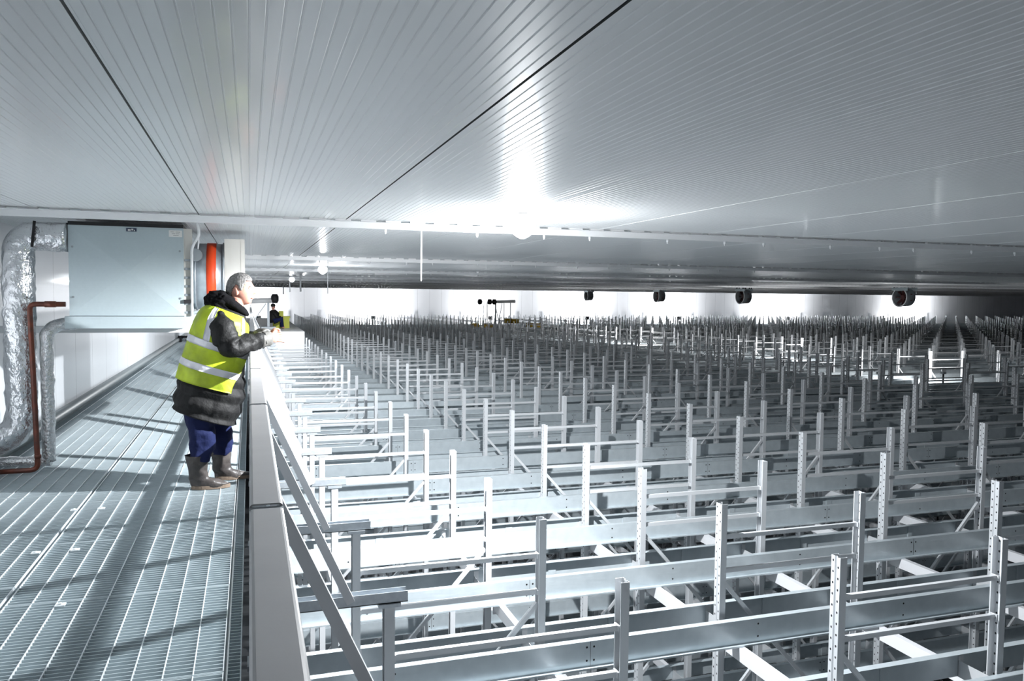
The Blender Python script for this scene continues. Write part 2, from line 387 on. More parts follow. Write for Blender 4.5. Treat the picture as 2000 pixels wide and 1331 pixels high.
# upright section: perforated web at -x, lips at +x
def upright_profile():
    o = [(-.028, -.043), (-.028, -.009), (-.018, -.004), (-.018, .004), (-.028, .009), (-.028, .043), (.028, .043), (.028, .034)]
    i = [(.0245, .034), (.0245, .0395), (-.0245, .0395), (-.0245, .0115), (-.0145, .006), (-.0145, -.006), (-.0245, -.0115), (-.0245, -.0395), (.0245, -.0395), (.0245, -.034), (.028, -.034), (.028, -.043)]
    return (o+i)[::-1]
UP = upright_profile()
def upright_mesh(mirror, length, name='upright', low=ZF):
    b = MB(); s = -1 if mirror else 1
    pr = UP if not mirror else UP[::-1]
    b.prism(pr, lambda p, t: (s*p[0], p[1], t*length))
    b.box(-.07, .07, -.06, .06, 0, .01)
    return b.mesh(name, M['postr'] if mirror else M['post'])
um_l = upright_mesh(False, LP); um_r = upright_mesh(True, LP); um_short = upright_mesh(False, LP)
um_stub = upright_mesh(True, ZC-1.69-ZF)
def rung_mesh():
    b = MB(); b.box(0, FD-.05, -.016, .016, -.017, .017); b.box(0, .012, -.03, .03, -.019, .019); b.box(FD-.062, FD-.05, -.03, .03, -.019, .019); return b.mesh('horizontal_brace', M['postp'])
rg = rung_mesh()
DZ = .89*H
def diag_mesh(right):
    b = MB(); a = (0, 0, 0) if right else (FD-.05, 0, 0); c = (FD-.05, 0, -DZ) if right else (0, 0, -DZ)
    b.bar(a, c, .02, .032, up=(0, 1, 0)) if False else b.bar(a, c, .030, .034); return b.mesh('diagonal_brace', M['postp'])
dg = {True: diag_mesh(True), False: diag_mesh(False)}
kb = MB(); kb.box(-.016, .016, -.178, .253, -RH+.002, -RH+.008); kb.box(-.016, -.012, -.178, .253, -RH, -.075); kb.box(-.016, .03, -.178, -.172, -RH+.01, -.03); kb.box(-.016, .03, .247, .253, -RH+.01, -.03)
brk = kb.mesh('rail_bracket', M['postp'])
# whole-frame mesh for distant copies and for the joined field
def frame_single(odd, full=True, depth=None):
    b = MB(); L = LP if depth is None else depth
    for x, s in ((0, 1), (FD, -1)):
        if full:
            pr = UP if s > 0 else UP[::-1]
            b.prism(pr, lambda p, t: (x+s*p[0], p[1], ZT-L+t*L))
        else: b.box(x-.027, x+.027, -.042, .042, ZT-L, ZT)
    for dz in (.168, .336): b.box(.02, FD-.02, -.014, .014, ZT-dz*H-.013, ZT-dz*H+.013)
    z = ZT-.39*H; rgt = odd
    while z-DZ > ZT-L:
        b.bar((.02 if rgt else FD-.02, 0, z), (FD-.02 if rgt else .02, 0, z-DZ), .026, .03)
        z -= DZ; rgt = not rgt
    return b
fs_mesh = {o: frame_single(o).mesh('rack_frame', M['postp']) for o in (True, False)}
cands = []
for k in range(-1, NR):
    for c in range(0, 31):
        y = rowY(k); x = colX(c); best = 0
        for xx in (x, x+FD):
            for zz in (ZT, ZT-1, ZT-2.2):
                px, py, z = proj((xx, y, zz))
                if z > .5 and -170 < px < 2170 and py < 1450: best = max(best, 1/z)
        if best: cands.append((best, k, c))
cands.sort(reverse=True)
nfull = 0
stuff = MB()
for n, (q, k, c) in enumerate(cands):
    odd = bool(c % 2); x = colX(c); y = rowY(k)
    jx = random.uniform(-.012, .012)
    if n < 300:
        where = ('beside the guardrail' if c == 0 else '%s from the guardrail' % ordinal(c+1))
        lab = 'galvanised rack frame in the %s row from the camera, %s' % (ordinal(k+2), where)
        if n < 130:
            r = empty('rack_frame', (x+jx, y, ZF), lab, 'rack frame', 'upright rack frames standing in rows')
            if c == 0:
                link('upright', um_stub, r, (0, 0, 0))
                b = MB(); z = ZC-1.64-ZF
                b.box(-.5, .10, -.035, .035, z-.03, z-.025); b.box(-.5, .10, -.035, -.030, z-.03, z+.03); b.box(-.5, .10, .030, .035, z-.03, z+.03)
                b.box(-.06, .06, -.05, .05, z-.05, z-.03)
                link('support_arm', b.mesh('support_arm', M['galv']), r)
            else: link('upright', um_l, r, (0, 0, 0))
            link('upright', um_r, r, (FD, 0, 0))
            for dz in (.168, .336):
                if c == 0 and dz == .168: pass
                link('horizontal_brace', rg, r, (.025, 0, ZT-dz*H-ZF)) if not (c == 0 and ZT-dz*H > ZC-1.7) else None
            for lv in (0, 1):
                for xx in (.045, FD-.045): link('rail_bracket', brk, r, (xx, 0, LV[lv]-ZF))
            z = ZT-.39*H; rgt = odd
            while z-DZ > ZF:
                link('diagonal_brace', dg[rgt], r, (.025, 0, z-ZF)); z -= DZ; rgt = not rgt
        else:
            me = fs_mesh[odd]
            o = link('rack_frame', me, None, (x+jx, y, 0))
            tag(o, lab, 'rack frame', 'upright rack frames standing in rows')
    else:
        for vb in (frame_single(odd, False, 2.6),):
            off = len(stuff.v); stuff.v += [(a+x+jx, b_+y, c_) for a, b_, c_ in vb.v]
            stuff.f += [[off+i for i in f] for f in vb.f]; stuff.mi += vb.mi; stuff.sm += vb.sm
o = stuff.build('distant_rack_frames', M['postp'])
tag(o, 'dense field of distant rack frames reaching back to the far wall', 'rack frames', None, 'stuff')

# pallet rails running along the racks on both sides of each row
def rail_mesh(front):
    b = MB(); s = -1 if front else 1; x0, x1 = .22, 90.0; t = .004
    # web at y=0, top flange towards the post, bottom flange into the lane
    pr = [(0, 0), (-s*.058, 0), (-s*.058, -.004), (-s*.004, -.004), (-s*.004, -RH+.004), (s*.05, -RH+.004), (s*.05, -RH+.014), (s*.054, -RH+.014), (s*.054, -RH), (0, -RH)]
    if not front: pr = pr[::-1]
    b.prism(pr[::-1], lambda p, t: (x0 if t == 0 else x1, p[0], p[1]))
    yf = s*.0008 if front else -.0055      # face that looks at the camera (-y)
    def dot(x, z, r=.009):
        n = 8; y = -.0012 if front else -.0055
        v = [(x+r*math.cos(2*PI*i/n), y, z+r*math.sin(2*PI*i/n)) for i in range(n)]
        b.add(v, [tuple(range(n-1, -1, -1))], 1); b.f[-1] = b.f[-1][::-1]
    x = colX(0)+.25
    i = 0
    while x < 60:
        if i % 3 == 1 and front:
            for dx in (-.03, .03):
                dot(x+dx, -.045); dot(x+dx, -.150)
            b.box(x-.0012, x+.0012, -.0015, -.0005, -RH+.01, -.004, 1)
        elif front: dot(x, -.045); dot(x, -.150)
        else:
            b.box(x+.35, x+.43, -.012, -.0045, -RH+.004, -.01, 0); dot(x+.39, -.03, .007)
            b.box(x+.39, x+.44, .012, .05, -RH-.0, -RH+.06, 2)
        x += 1.509; i += 1
    return b.mesh('pallet_rail', [M['rail'], M['dark'], M['beam']])
rm_f, rm_b = rail_mesh(True), rail_mesh(False)
LVN = ['top level', 'second level', 'third level']
cnt = 0
for lv in range(3):
    for k in range(-1, NR if lv == 0 else (NR if lv == 1 else 46)):
        for fr, me, dy in ((True, rm_f, -.183), (False, rm_b, .258)):
            o = link('pallet_rail', me, None, (0, rowY(k)+dy, LV[lv]+random.uniform(-.004, .004)))
            tag(o, '%s pallet rail on the %s side of the %s rack row' % (LVN[lv], 'near' if fr else 'far', ordinal(k+2)), 'rail', 'pallet rails running along the rack rows')
            cnt += 1

# white cross beams under the rails, from row to row
bw = MB(); bw.box(-.028, .028, .05, PY-.05, -.11, 0); bw.box(-.034, .034, .045, .05, -.15, .02); bw.box(-.034, .034, PY-.05, PY-.045, -.15, .02)
bm_ = bw.mesh('cross_beam', M['beam'])
bc = []
for lv in range(3):
    for k in range(-2, NR-1):
        for c in range(0, 31):
            for s in (0, 1):
                x = colX(c)+(.065 if s == 0 else FD+.065); y = rowY(k); z = LV[lv]-RH-.001
                px, py, d = proj((x, y+PY/2, z))
                if d > .5 and -150 < px < 2150 and py < 1500: bc.append((1/d*(1 if lv == 0 else .55), lv, k, c, s, x, y, z))
bc.sort(reverse=True)
st = MB()
for n, (q, lv, k, c, s, x, y, z) in enumerate(bc):
    if n < 300:
        o = link('cross_beam', bm_, None, (x, y, z))
        tag(o, '%s white beam behind the %s rack row, %s post line from guardrail' % (LVN[lv], ordinal(k+2) if k > -2 else 'unseen', ordinal(2*c+s+1)), 'beam', 'white beams linking the rack rows')
    elif lv < 2: st.box(x-.028, x+.028, y+.05, y+PY-.05, z-.11, z)
tag(st.build('distant_cross_beams', M['beam']), 'mass of distant white cross beams below the rails towards the far wall', 'beams', None, 'stuff')

# guardrail braces: strut from the rail down to each rack arm
for k in range(-2, 20):
    y = rowY(k)
    b = MB(); b.bar((.03, y-.03, ZC-.60), (.50, y-.03, ZC-1.64), .045, .05, up=(0, 1, 0))
    b.bar((.03, y+.0, ZC-1.0), (.34, y+.0, ZC-1.6), .02, .02, up=(0, 1, 0)) if False else None
    o = b.build('brace', M['beam'], gr, (-.03, 0, 0))


# ------------------------------------------------------------------ air handling unit on the left wall
def ahu():
    Y = 7.4
    r = empty('air_handling_unit', (-.98, Y, ZC-.195), 'big pale blue-grey metal air unit box under ceiling beside insulated pipes', 'air unit')
    ox, oy, oz = r.location
    def P(b, name, mt): 
        b.v = [(x-ox, y-oy, z-oz) for x, y, z in b.v]; return b.build(name, mt, r)
    x0, x1, z0, z1 = -1.417, -.536, ZC-.195, ZC+.555
    b = MB(); b.box(x0, x1, Y+.015, Y+1.95, z0, z1); P(b, 'casing', M['ahu'])
    # creased front panel: a shallow pyramid, apex right of the middle
    ax, az = x0+.52*(x1-x0), z0+.50*(z1-z0)
    b = MB(); b.add([(x0, Y+.004, z0), (x1, Y+.004, z0), (x1, Y+.004, z1), (x0, Y+.004, z1), (ax, Y-.034, az)], [(0, 1, 4), (1, 2, 4), (2, 3, 4), (3, 0, 4)])
    b.box(x0, x1, Y+.004, Y+.015, z0, z1)
    P(b, 'front_panel', M['ahu'])
    for x, z in ((x0+.03, z0+.155), (x0+.03, z1-.18), (x1-.03, z0+.15), (x1-.03, z1-.195)):
        b = MB(); b.cyl((x, Y-.004, z), (x, Y+.006, z), .009, 10); P(b, 'screw', M['galvd'])
    b = MB(); b.box(x0-.03, x1+.04, Y-.03, Y+1.9, z0-.105, z0-.005); P(b, 'drip_tray', M['ahu'])
    b = MB(); b.box(x0, x1, Y+.0, Y+.9, z1, z1+.03); P(b, 'top_seal', M['black'])
    b = MB(); b.box(-.98, -.90, Y-.008, Y-.004, z1-.04, z1-.012, 0)
    b.box(-.967, -.945, Y-.0095, Y-.008, z1-.036, z1-.022, 1); b.box(-.94, -.925, Y-.0095, Y-.008, z1-.032, z1-.018, 1); b.box(-.92, -.912, Y-.0095, Y-.008, z1-.036, z1-.026, 1)
    o = P(b, 'badge', [M['sticker'], M['paper']]); o['label'] = 'small navy badge'
    b = MB(); b.box(x1-.115, x1-.01, Y-.006, Y-.001, z1-.075, z1-.02, 0)
    for i in range(3): 
        b.box(x1-.10+.01*i, x1-.075+.01*i, Y-.0075, Y-.006, z1-.036-.014*i, z1-.032-.014*i, 1); b.box(x1-.06, x1-.025-.006*i, Y-.0075, Y-.006, z1-.036-.014*i, z1-.032-.014*i, 1)
    o = P(b, 'data_label', [M['paper'], M['ink']]); o['label'] = 'white printed label'
    b = MB(); b.box(x1+.0, x1+.065, Y+.02, Y+.1, z0-.02, z1-.0); b.box(x1+.062, x1+.072, Y+.01, Y+.02, z0, z1-.2); P(b, 'side_channel', M['beige'])
    b = MB()
    for i in range(7): b.box(x1+.006, x1+.055, Y+.01, Y+.02, z0+.02+i*.075, z0+.04+i*.075)
    P(b, 'terminal_strip', M['galvd'])
    b = MB(); b.box(x1+.0, x1+.05, Y-.02, Y+.02, z0+.11, z0+.14); P(b, 'black_clamp', M['black'])
    pts = bez([((x1+.11, Y+.02, HC-.02), 0), ((x1+.13, Y+.02, HC-.12), .04), ((x1+.065, Y+.0, z1-.16), .05), ((x1+.062, Y, z0+.0), 0)])
    b = MB(); b.tube(pts, .012, 8); P(b, 'conduit', M['white'])
    # support bar out of the wall
    b = MB(); b.box(XL, x1+.25, Y+.5, Y+.56, ZC-.36, ZC-.30); P(b, 'support_bar', M['white'])
    # round fan duct behind with its red band
    fx0, fx1, fy, fz, fr = x1+.0, -.235, Y+1.35, ZC+.175, .335
    b = MB(); b.tube([(fx0, fy, fz), (fx1, fy, fz)], fr, 40); b.tube([(fx0+.02, fy, fz), (fx0+.035, fy, fz)], fr+.012, 40); b.tube([(fx1-.02, fy, fz), (fx1, fy, fz)], fr+.015, 40); P(b, 'fan_duct', M['galv'])
    b = MB(); b.tube([(-.405, fy, fz), (-.315, fy, fz)], fr+.006, 40); P(b, 'red_band', M['red'])
    b = MB(); b.tube([(-.50, fy-fr-.05, fz+.2), (-.50, fy-fr+.08, fz+.2)], .062, 24); b.tube([(-.50, fy-fr-.056, fz+.2), (-.50, fy-fr-.05, fz+.2)], .05, 24); P(b, 'junction_box', M['galvd'])
    for dx in (-.03, .02):
        b = MB(); b.tube(bez([((-.50+dx, fy-fr-.02, fz+.25), 0), ((-.50+dx*1.5, fy-fr-.03, fz+.32), .03), ((-.52+dx*2.2, fy-fr-.0, HC-.01), 0)]), .009, 8); P(b, 'cable', M['white'])
    b = MB(); b.box(fx1, -.045, fy-.30, fy+.3, ZC-.62, ZC+.545); b.box(-.082, -.076, fy-.304, fy-.30, ZC-.6, ZC+.52); P(b, 'outlet_box', M['beige'])
    b = MB(); b.bar((-.62, fy-.35, ZC-.22), (-.22, fy-.35, ZC-.10), .02, .02); P(b, 'strut', M['galvd'])
ahu()

def insulated_pipe(name, pts, r, mt, lab, cat='pipe', seg=28, rough=.012, step=.03):
    P = [Vector(p) for p in pts]; Q = [P[0]]
    for a, c in zip(P, P[1:]):
        n = max(1, int((c-a).length/step))
        for i in range(1, n+1): Q.append(a.lerp(c, i/n))
    rs = [r*(1+.03*math.sin(i*.9)*random.random()) for i in range(len(Q))]
    b = MB(); b.tube(Q, rs, seg)
    b.v = [tuple(Vector(v)+noise.noise_vector(Vector(v)*14)*rough+noise.noise_vector(Vector(v)*38)*rough*.45) for v in b.v]
    o = Q[-1].copy(); b.v = [(x-o.x, y-o.y, z-o.z) for x, y, z in b.v]
    ob = b.build(name, mt, None, o); tag(ob, lab, cat); return ob
YP = 7.45
bp_ = insulated_pipe('insulated_pipe', bez([((-1.43, YP, ZC+.455), 0), ((-1.79, YP, ZC+.455), .16), ((-1.79, YP, ZC-1.20), .22), ((-2.10, YP-.10, ZC-1.22), 0)]), .118, M['foil'],
    'thick silver foil-wrapped pipe bending down along the left wall')
b = MB(); b.bar((-1.64, YP-.125, HC-.06), (-1.66, YP-.13, ZC+.36), .02, .01); b.build('strap', M['black'], bp_, None)
bp_.children[0].location = -bp_.location
insulated_pipe('insulated_pipe', bez([((-1.40, YP+.05, ZC-.265), 0), ((-1.50, YP+.05, ZC-.265), .06), ((-1.60, YP, ZC-.33), .06), ((-1.60, YP, ZC-1.41), 0)]), .052, M['foild'],
    'slimmer silver foil-wrapped pipe dropping from under the air unit', seg=24, rough=.009)
insulated_pipe('insulated_pipe', [(-1.58, YP-.01, ZC-1.405), (-2.12, YP-.01, ZC-1.395)], .042, M['foild'], 'silver foil-wrapped pipe lying along the grating at the wall', seg=24, rough=.009)
b = MB(); b.tube(bez([((-1.43, YP-.12, ZC-.10), 0), ((-1.69, YP-.12, ZC-.10), .05), ((-1.655, YP-.12, ZC-1.455), .06), ((-2.14, YP-.12, ZC-1.46), 0)]), .021, 14)
for p, q in (((-1.50, 0, -.10), (-1.58, 0, -.10)), ((-1.655, 0, -1.36), (-1.655, 0, -1.33))):
    b.cyl((p[0], YP-.12, ZC+p[2]), (q[0], YP-.12, ZC+q[2]), .026, 14)
tag(b.build('rusty_pipe', M['copper']), 'thin dark rusty brown pipe in front of the foil-wrapped pipes', 'pipe')

# ------------------------------------------------------------------ duct fans under the ceiling
def duct_fan(x, y, lab):
    r = empty('duct_fan', (x, y, ZC+.14), lab, 'fan', 'round duct fans hanging from the ceiling')
    b = MB(); L = .5; ro = .40
    b.grid(lambda u, v: ((-L/2 if u < .34 else L/2 if u < .67 else (L/2 if u < .9 else -L/2)), math.cos(2*PI*v)*(ro if u < .5 else ro-.03), math.sin(2*PI*v)*(ro if u < .5 else ro-.03)), 4, 32, 0, True, True)
    for xx in (-L/2, L/2): b.tube([(xx-.012, 0, 0), (xx+.012, 0, 0)], ro+.02, 32, 0, False)
    b.grid(lambda u, v: (-L/2-.012, math.cos(2*PI*v)*(ro+.02-.05*u), math.sin(2*PI*v)*(ro+.02-.05*u)), 2, 32, 1, False, True)
    b.build('casing', [M['galv'], M['white']], r)
    b = MB(); b.tube([(-.1, 0, 0), (.1, 0, 0)], .10, 16)
    for i in range(9):
        a = 2*PI*i/9; c, s = math.cos(a), math.sin(a)
        b.bar((0, c*.08, s*.08), (0, c*.385, s*.385), .03, .16, up=(1, c*.6, s*.6))
    b.build('impeller', M['fanred'], r)
    for xx in (-L/2-.02, L/2):
        b = MB(); b.box(xx, xx+.02, -ro-.03, ro+.03, .28, ro+.02); b.build('mounting_frame', M['ahu'], r)
    b = MB()
    for xx in (-L/2, -.1, .12, L/2):
        for yy in (-.3, .3): b.cyl((xx, yy, ro), (xx, yy, .49), .035, 8)
    b.build('hanger', M['black'], r)
for i, (px, Y) in enumerate([(1150, 60.5), (1288, 47.5), (1453, 37.2), (1766, 27.2)]):
    p = at(px, 579, Y)
    duct_fan(p.x, Y, ['smallest and farthest duct fan under the ceiling', 'second farthest duct fan under the ceiling', 'second nearest duct fan under the ceiling', 'largest, rightmost round duct fan under the ceiling'][i])

# ------------------------------------------------------------------ far platform with machine and crouching worker
b = MB(); b.box(XL+.03, 2.1, 33.25, 52, -.12, 0); b.box(XL+.03, 2.1, 33.2, 33.25, -2.6, 0)
tag(b.build('far_platform', M['white']), 'pale raised platform at the far end of the walkway', 'platform')
b = MB(); b.tube([(-2.1, 26.4, .16), (-.7, 26.4, .16)], .035, 10); b.box(-2.06, -2.0, 26.37, 26.43, 0, .16); b.box(-.8, -.74, 26.37, 26.43, 0, .16)
tag(b.build('barrier_bar', M['black']), 'black bar lying low across the far walkway', 'bar')
for (x0, x1, z1, lab, mt) in [(-1.95, -1.35, .75, 'white box standing on walkway behind the black bar', 'white')]:
    b = MB(); b.box(x0, x1, 27, 27.6, .02, z1); b.box(x0-.02, x1+.02, 26.98, 27.62, .1, .14); b.box(x0+.05, x1-.05, 26.985, 27, .25, .6)
    tag(b.build('white_cabinet', M[mt]), lab, 'box')
b = MB(); b.tube(bez([((-1.2, 27.2, .02), 0), ((-1.15, 27.2, .9), .2), ((-.9, 27.3, 1.3), 0)]), .07, 10); b.tube(bez([((-1.0, 27.2, .02), 0), ((-.95, 27.2, .6), .2), ((-.85, 27.3, 1.2), 0)]), .05, 10)
tag(b.build('white_hose', M['foild']), 'pale hoses standing up behind the far bar', 'hose')

def hoist(name, p, arm, heads, legs, lab, zb):
    r = empty(name, (p[0], p[1], zb), lab, 'hoist')
    zt = p[2]-zb
    b = MB(); b.box(-.05, .05, -.05, .05, 0, zt); b.build('mast', M['galvd'], r)
    b = MB(); b.tube([(arm[0], 0, zt), (arm[1], 0, zt+.05)], .11, 14); b.build('arm', M['white'], r)
    for hx, hz in heads:
        b = MB(); b.tube([(hx-.16, 0, zt+hz), (hx-.1, 0, zt+hz), (hx+.1, 0, zt+hz), (hx+.16, 0, zt+hz)], [.1, .2, .2, .1], 14); b.build('motor_head', M['black'], r)
    for a, c in legs:
        b = MB(); b.bar((a[0], a[1], zt+a[2]), (c[0], c[1], c[2]), .05, .05); b.build('leg', M['galvd'], r)
    b = MB(); b.box(-.3, .3, -.3, .3, 0, .1); b.build('base', M['galvd'], r)
p = at(524, 589, 36)
hoist('pipe_hoist', p, (-.85, .25), [(.27, .12)], [((-.1, 0, -.1), (-.75, 0, .15))], 'white mobile hoist with a black end on the far platform', 0)
p = at(968, 590, 56)
hoist('pipe_hoist', p, (-.1, 1.5), [(-1.2, 0), (-.45, 0), (-.1, 0)], [((-.9, 0, 0), (-.9, 0, 0)), ((-.55, .3, 0), (-.55, .3, 0)), ((.65, 0, 0), (.65, 0, 0)), ((1.15, 0, 0), (1.15, 0, 0)), ((-.1, 0, 0), (.5, 0, .3)), ((.5, 0, -.1), (.1, 0, .3))],
      'white hoist with two black heads standing among the distant racks', ZC-3.0)
for i, (px, py, w) in enumerate([(928, 636, .5), (952, 637, .75), (992, 627, .5), (1004, 628, .6), (1034, 635, .4), (1050, 636, .4)]):
    p = at(px, py, 57)
    b = MB(); b.box(-w/2, w/2, -.2, .2, 0, .32); b.box(-w/2-.03, w/2+.03, -.23, .23, .28, .32)
    tag(b.build('yellow_crate', M['yellow'], None, (p.x, 57, p.z-.16)), 'yellow crate among the distant racks, %s from left' % ORD[i], 'crate', 'yellow crates among the distant racks')

# ------------------------------------------------------------------ people
def remesh(me, vox):
    o = bpy.data.objects.new('tmp', me); C.objects.link(o)
    md = o.modifiers.new('r', 'REMESH'); md.mode = 'VOXEL'; md.voxel_size = vox; md.use_smooth_shade = True
    s = o.modifiers.new('s', 'SMOOTH'); s.factor = .5; s.iterations = 3
    dg_ = bpy.context.evaluated_depsgraph_get(); new = bpy.data.meshes.new_from_object(o.evaluated_get(dg_))
    bpy.data.objects.remove(o); return new
def smoothstep(a, b_, x):
    t = max(0, min(1, (x-a)/(b_-a))); return t*t*(3-2*t)
def cat(pts, t):                            # Catmull-Rom through list of tuples
    n = len(pts)-1; s = max(0, min(.99999, t))*n; i = int(s); u = s-i
    p0, p1, p2, p3 = (pts[max(i-1, 0)], pts[i], pts[i+1], pts[min(i+2, n)])
    return tuple(.5*(2*b+(c-a)*u+(2*a-5*b+4*c-d)*u*u+(3*b-a-3*c+d)*u**3) for a, b, c, d in zip(p0, p1, p2, p3))
def sphere_mesh(b, fn, nu=40, nv=48, mi=0):
    b.grid(lambda u, v: fn(math.pi*u, 2*math.pi*v), nu, nv, mi, True, True)

def head_fn(th, ph):
    """head, local frame: +x face, +y its left, z up; centre at skull middle, height about .235"""
    d = Vector((math.sin(th)*math.cos(ph), math.sin(th)*math.sin(ph), math.cos(th)))
    x, y, z = d
    rx = .098; ry = .076; rz = .118
    p = Vector((x*rx, y*ry, z*rz))
    f = max(0, x)
    if z < 0:                               # jaw narrows and runs forward
        k = smoothstep(0, -1, z)
        p.y *= 1-.30*k; p.x = p.x*(1-.12*k)+.030*k*smoothstep(-.3, .8, x)*1.0
        if x < 0: p.x *= 1-.30*k
    def bumpg(cx, cy, cz, sx, sy, sz, a, dirv=(1, 0, 0)):
        g = math.exp(-((p.x-cx)/sx)**2-((abs(p.y)-cy)/sy)**2-((p.z-cz)/sz)**2)
        return Vector(dirv)*a*g
    q = p.copy()
    q += bumpg(.10, 0, -.014, .05, .014, .013, .027)     # nose tip
    q += bumpg(.10, 0, .006, .05, .010, .022, .016)      # nose bridge
    q += bumpg(.09, .028, .036, .05, .022, .010, .010)   # brow
    q -= bumpg(.09, .032, .018, .05, .015, .011, .015)   # eye socket
    q += bumpg(.08, .040, -.012, .05, .016, .018, .005)  # cheek
    q += bumpg(.09, 0, -.050, .05, .022, .006, .006)     # upper lip
    q -= bumpg(.09, 0, -.0575, .05, .024, .0035, .009)    # mouth line
    q += bumpg(.09, 0, -.065, .05, .020, .006, .006)     # lower lip
    q -= bumpg(.09, 0, -.077, .05, .024, .006, .004)
    q += bumpg(.08, 0, -.096, .05, .024, .015, .013)     # chin
    return q
def surf(rings, t, th, sc=1.0, wr=.0, seed=0):
    """body-garment surface: rings = (bx,bz, fx,fz, halfwidth, yc); th 0 = front, + = far side"""
    bx, bz, fx, fz, w, yc = cat(rings, t)
    c, s = math.cos(th), math.sin(th)
    e = .85
    cx = math.copysign(abs(c)**e, c); sy = math.copysign(abs(s)**e, s)
    mx, mz = (bx+fx)/2, (bz+fz)/2; hx, hz = (fx-bx)/2, (fz-bz)/2
    L = math.hypot(hx, hz)
    k = (L+(sc-1)*.25)/L
    p = Vector((mx+hx*cx*k, yc+sy*(w+(sc-1)*.25), mz+hz*cx*k))
    if wr:
        n = noise.noise(Vector((p.x*9+seed, p.y*9, p.z*6)))+.5*noise.noise(Vector((p.x*22, p.y*22+seed, p.z*15)))
        p += Vector((cx, sy, 0)).normalized()*n*wr
    return p

def solid_strip(fn, nu, nv, th):            # a sheet with thickness; fn(u,v,layer)
    b = MB()
    for lay in (0, 1): b.grid(lambda u, v: fn(u, v, lay*th), nu, nv)
    n = nu*nv
    edge = [(i, 0) for i in range(nu)]+[(nu-1, j) for j in range(1, nv)]+[(i, nv-1) for i in range(nu-2, -1, -1)]+[(0, j) for j in range(nv-2, 0, -1)]
    ids = [i*nv+j for i, j in edge]
    for a, c in zip(ids, ids[1:]+ids[:1]): b.f.append([a, c, c+n, a+n]); b.mi.append(0); b.sm.append(False)
    return b

skin = mat('skin', (.62, .33, .25), .5, bump=(90, .0006), mottle=(16, .3, (.56, .25, .19)))
hairm = mat('grey_hair', (.30, .285, .275), .6, bump=(90, .010, (1, 1, .3)), mottle=(45, .2, (.13, .125, .12)))
coatm = mat('black_coat', (.006, .006, .0065), .7, spec=.28, bump=(16, .012), mottle=(8, .25, (.014, .014, .014)))
sleevem = mat('worn_sleeve', (.007, .007, .007), .62, spec=.3, bump=(18, .012), mottle=(7, .2, (.006, .006, .006)))
cuffm = mat('worn_grey_cuff', (.10, .097, .09), .6, bump=(22, .008))
vestm = mat('hi_vis_yellow', (.52, .66, .015), .55, bump=(9, .012), mottle=(6, .16, (.30, .38, .02)))
bandm = mat('reflective_grey', (.66, .66, .70), .35, bump=(30, .003), metal=.2)
pantm = mat('navy_trousers', (.008, .013, .055), .8, spec=.2, bump=(12, .015))
bootm = mat('worn_black_boot', (.028, .025, .025), .42, spec=.4, bump=(16, .010), mottle=(9, .25, (.08, .07, .065)))
solem = mat('muddy_sole', (.20, .15, .11), .8, bump=(50, .003))
eyew = mat('eye_white', (.7, .7, .68), .3)

def finger(pts, r0, r1):
    b = MB(); Q = []
    for i in range(13): Q.append(cat(pts, i/12))
    rs = [r0+(r1-r0)*i/12 for i in range(13)]; rs[-1] *= .55; rs[0] *= .9
    b.tube([Vector(q) for q in Q], rs, 10); return b
def merge(bs):
    o = MB()
    for x in bs:
        k = len(o.v); o.v += x.v; o.f += [[k+i for i in f] for f in x.f]; o.mi += [0]*len(x.f); o.sm += [True]*len(x.f)
    return o

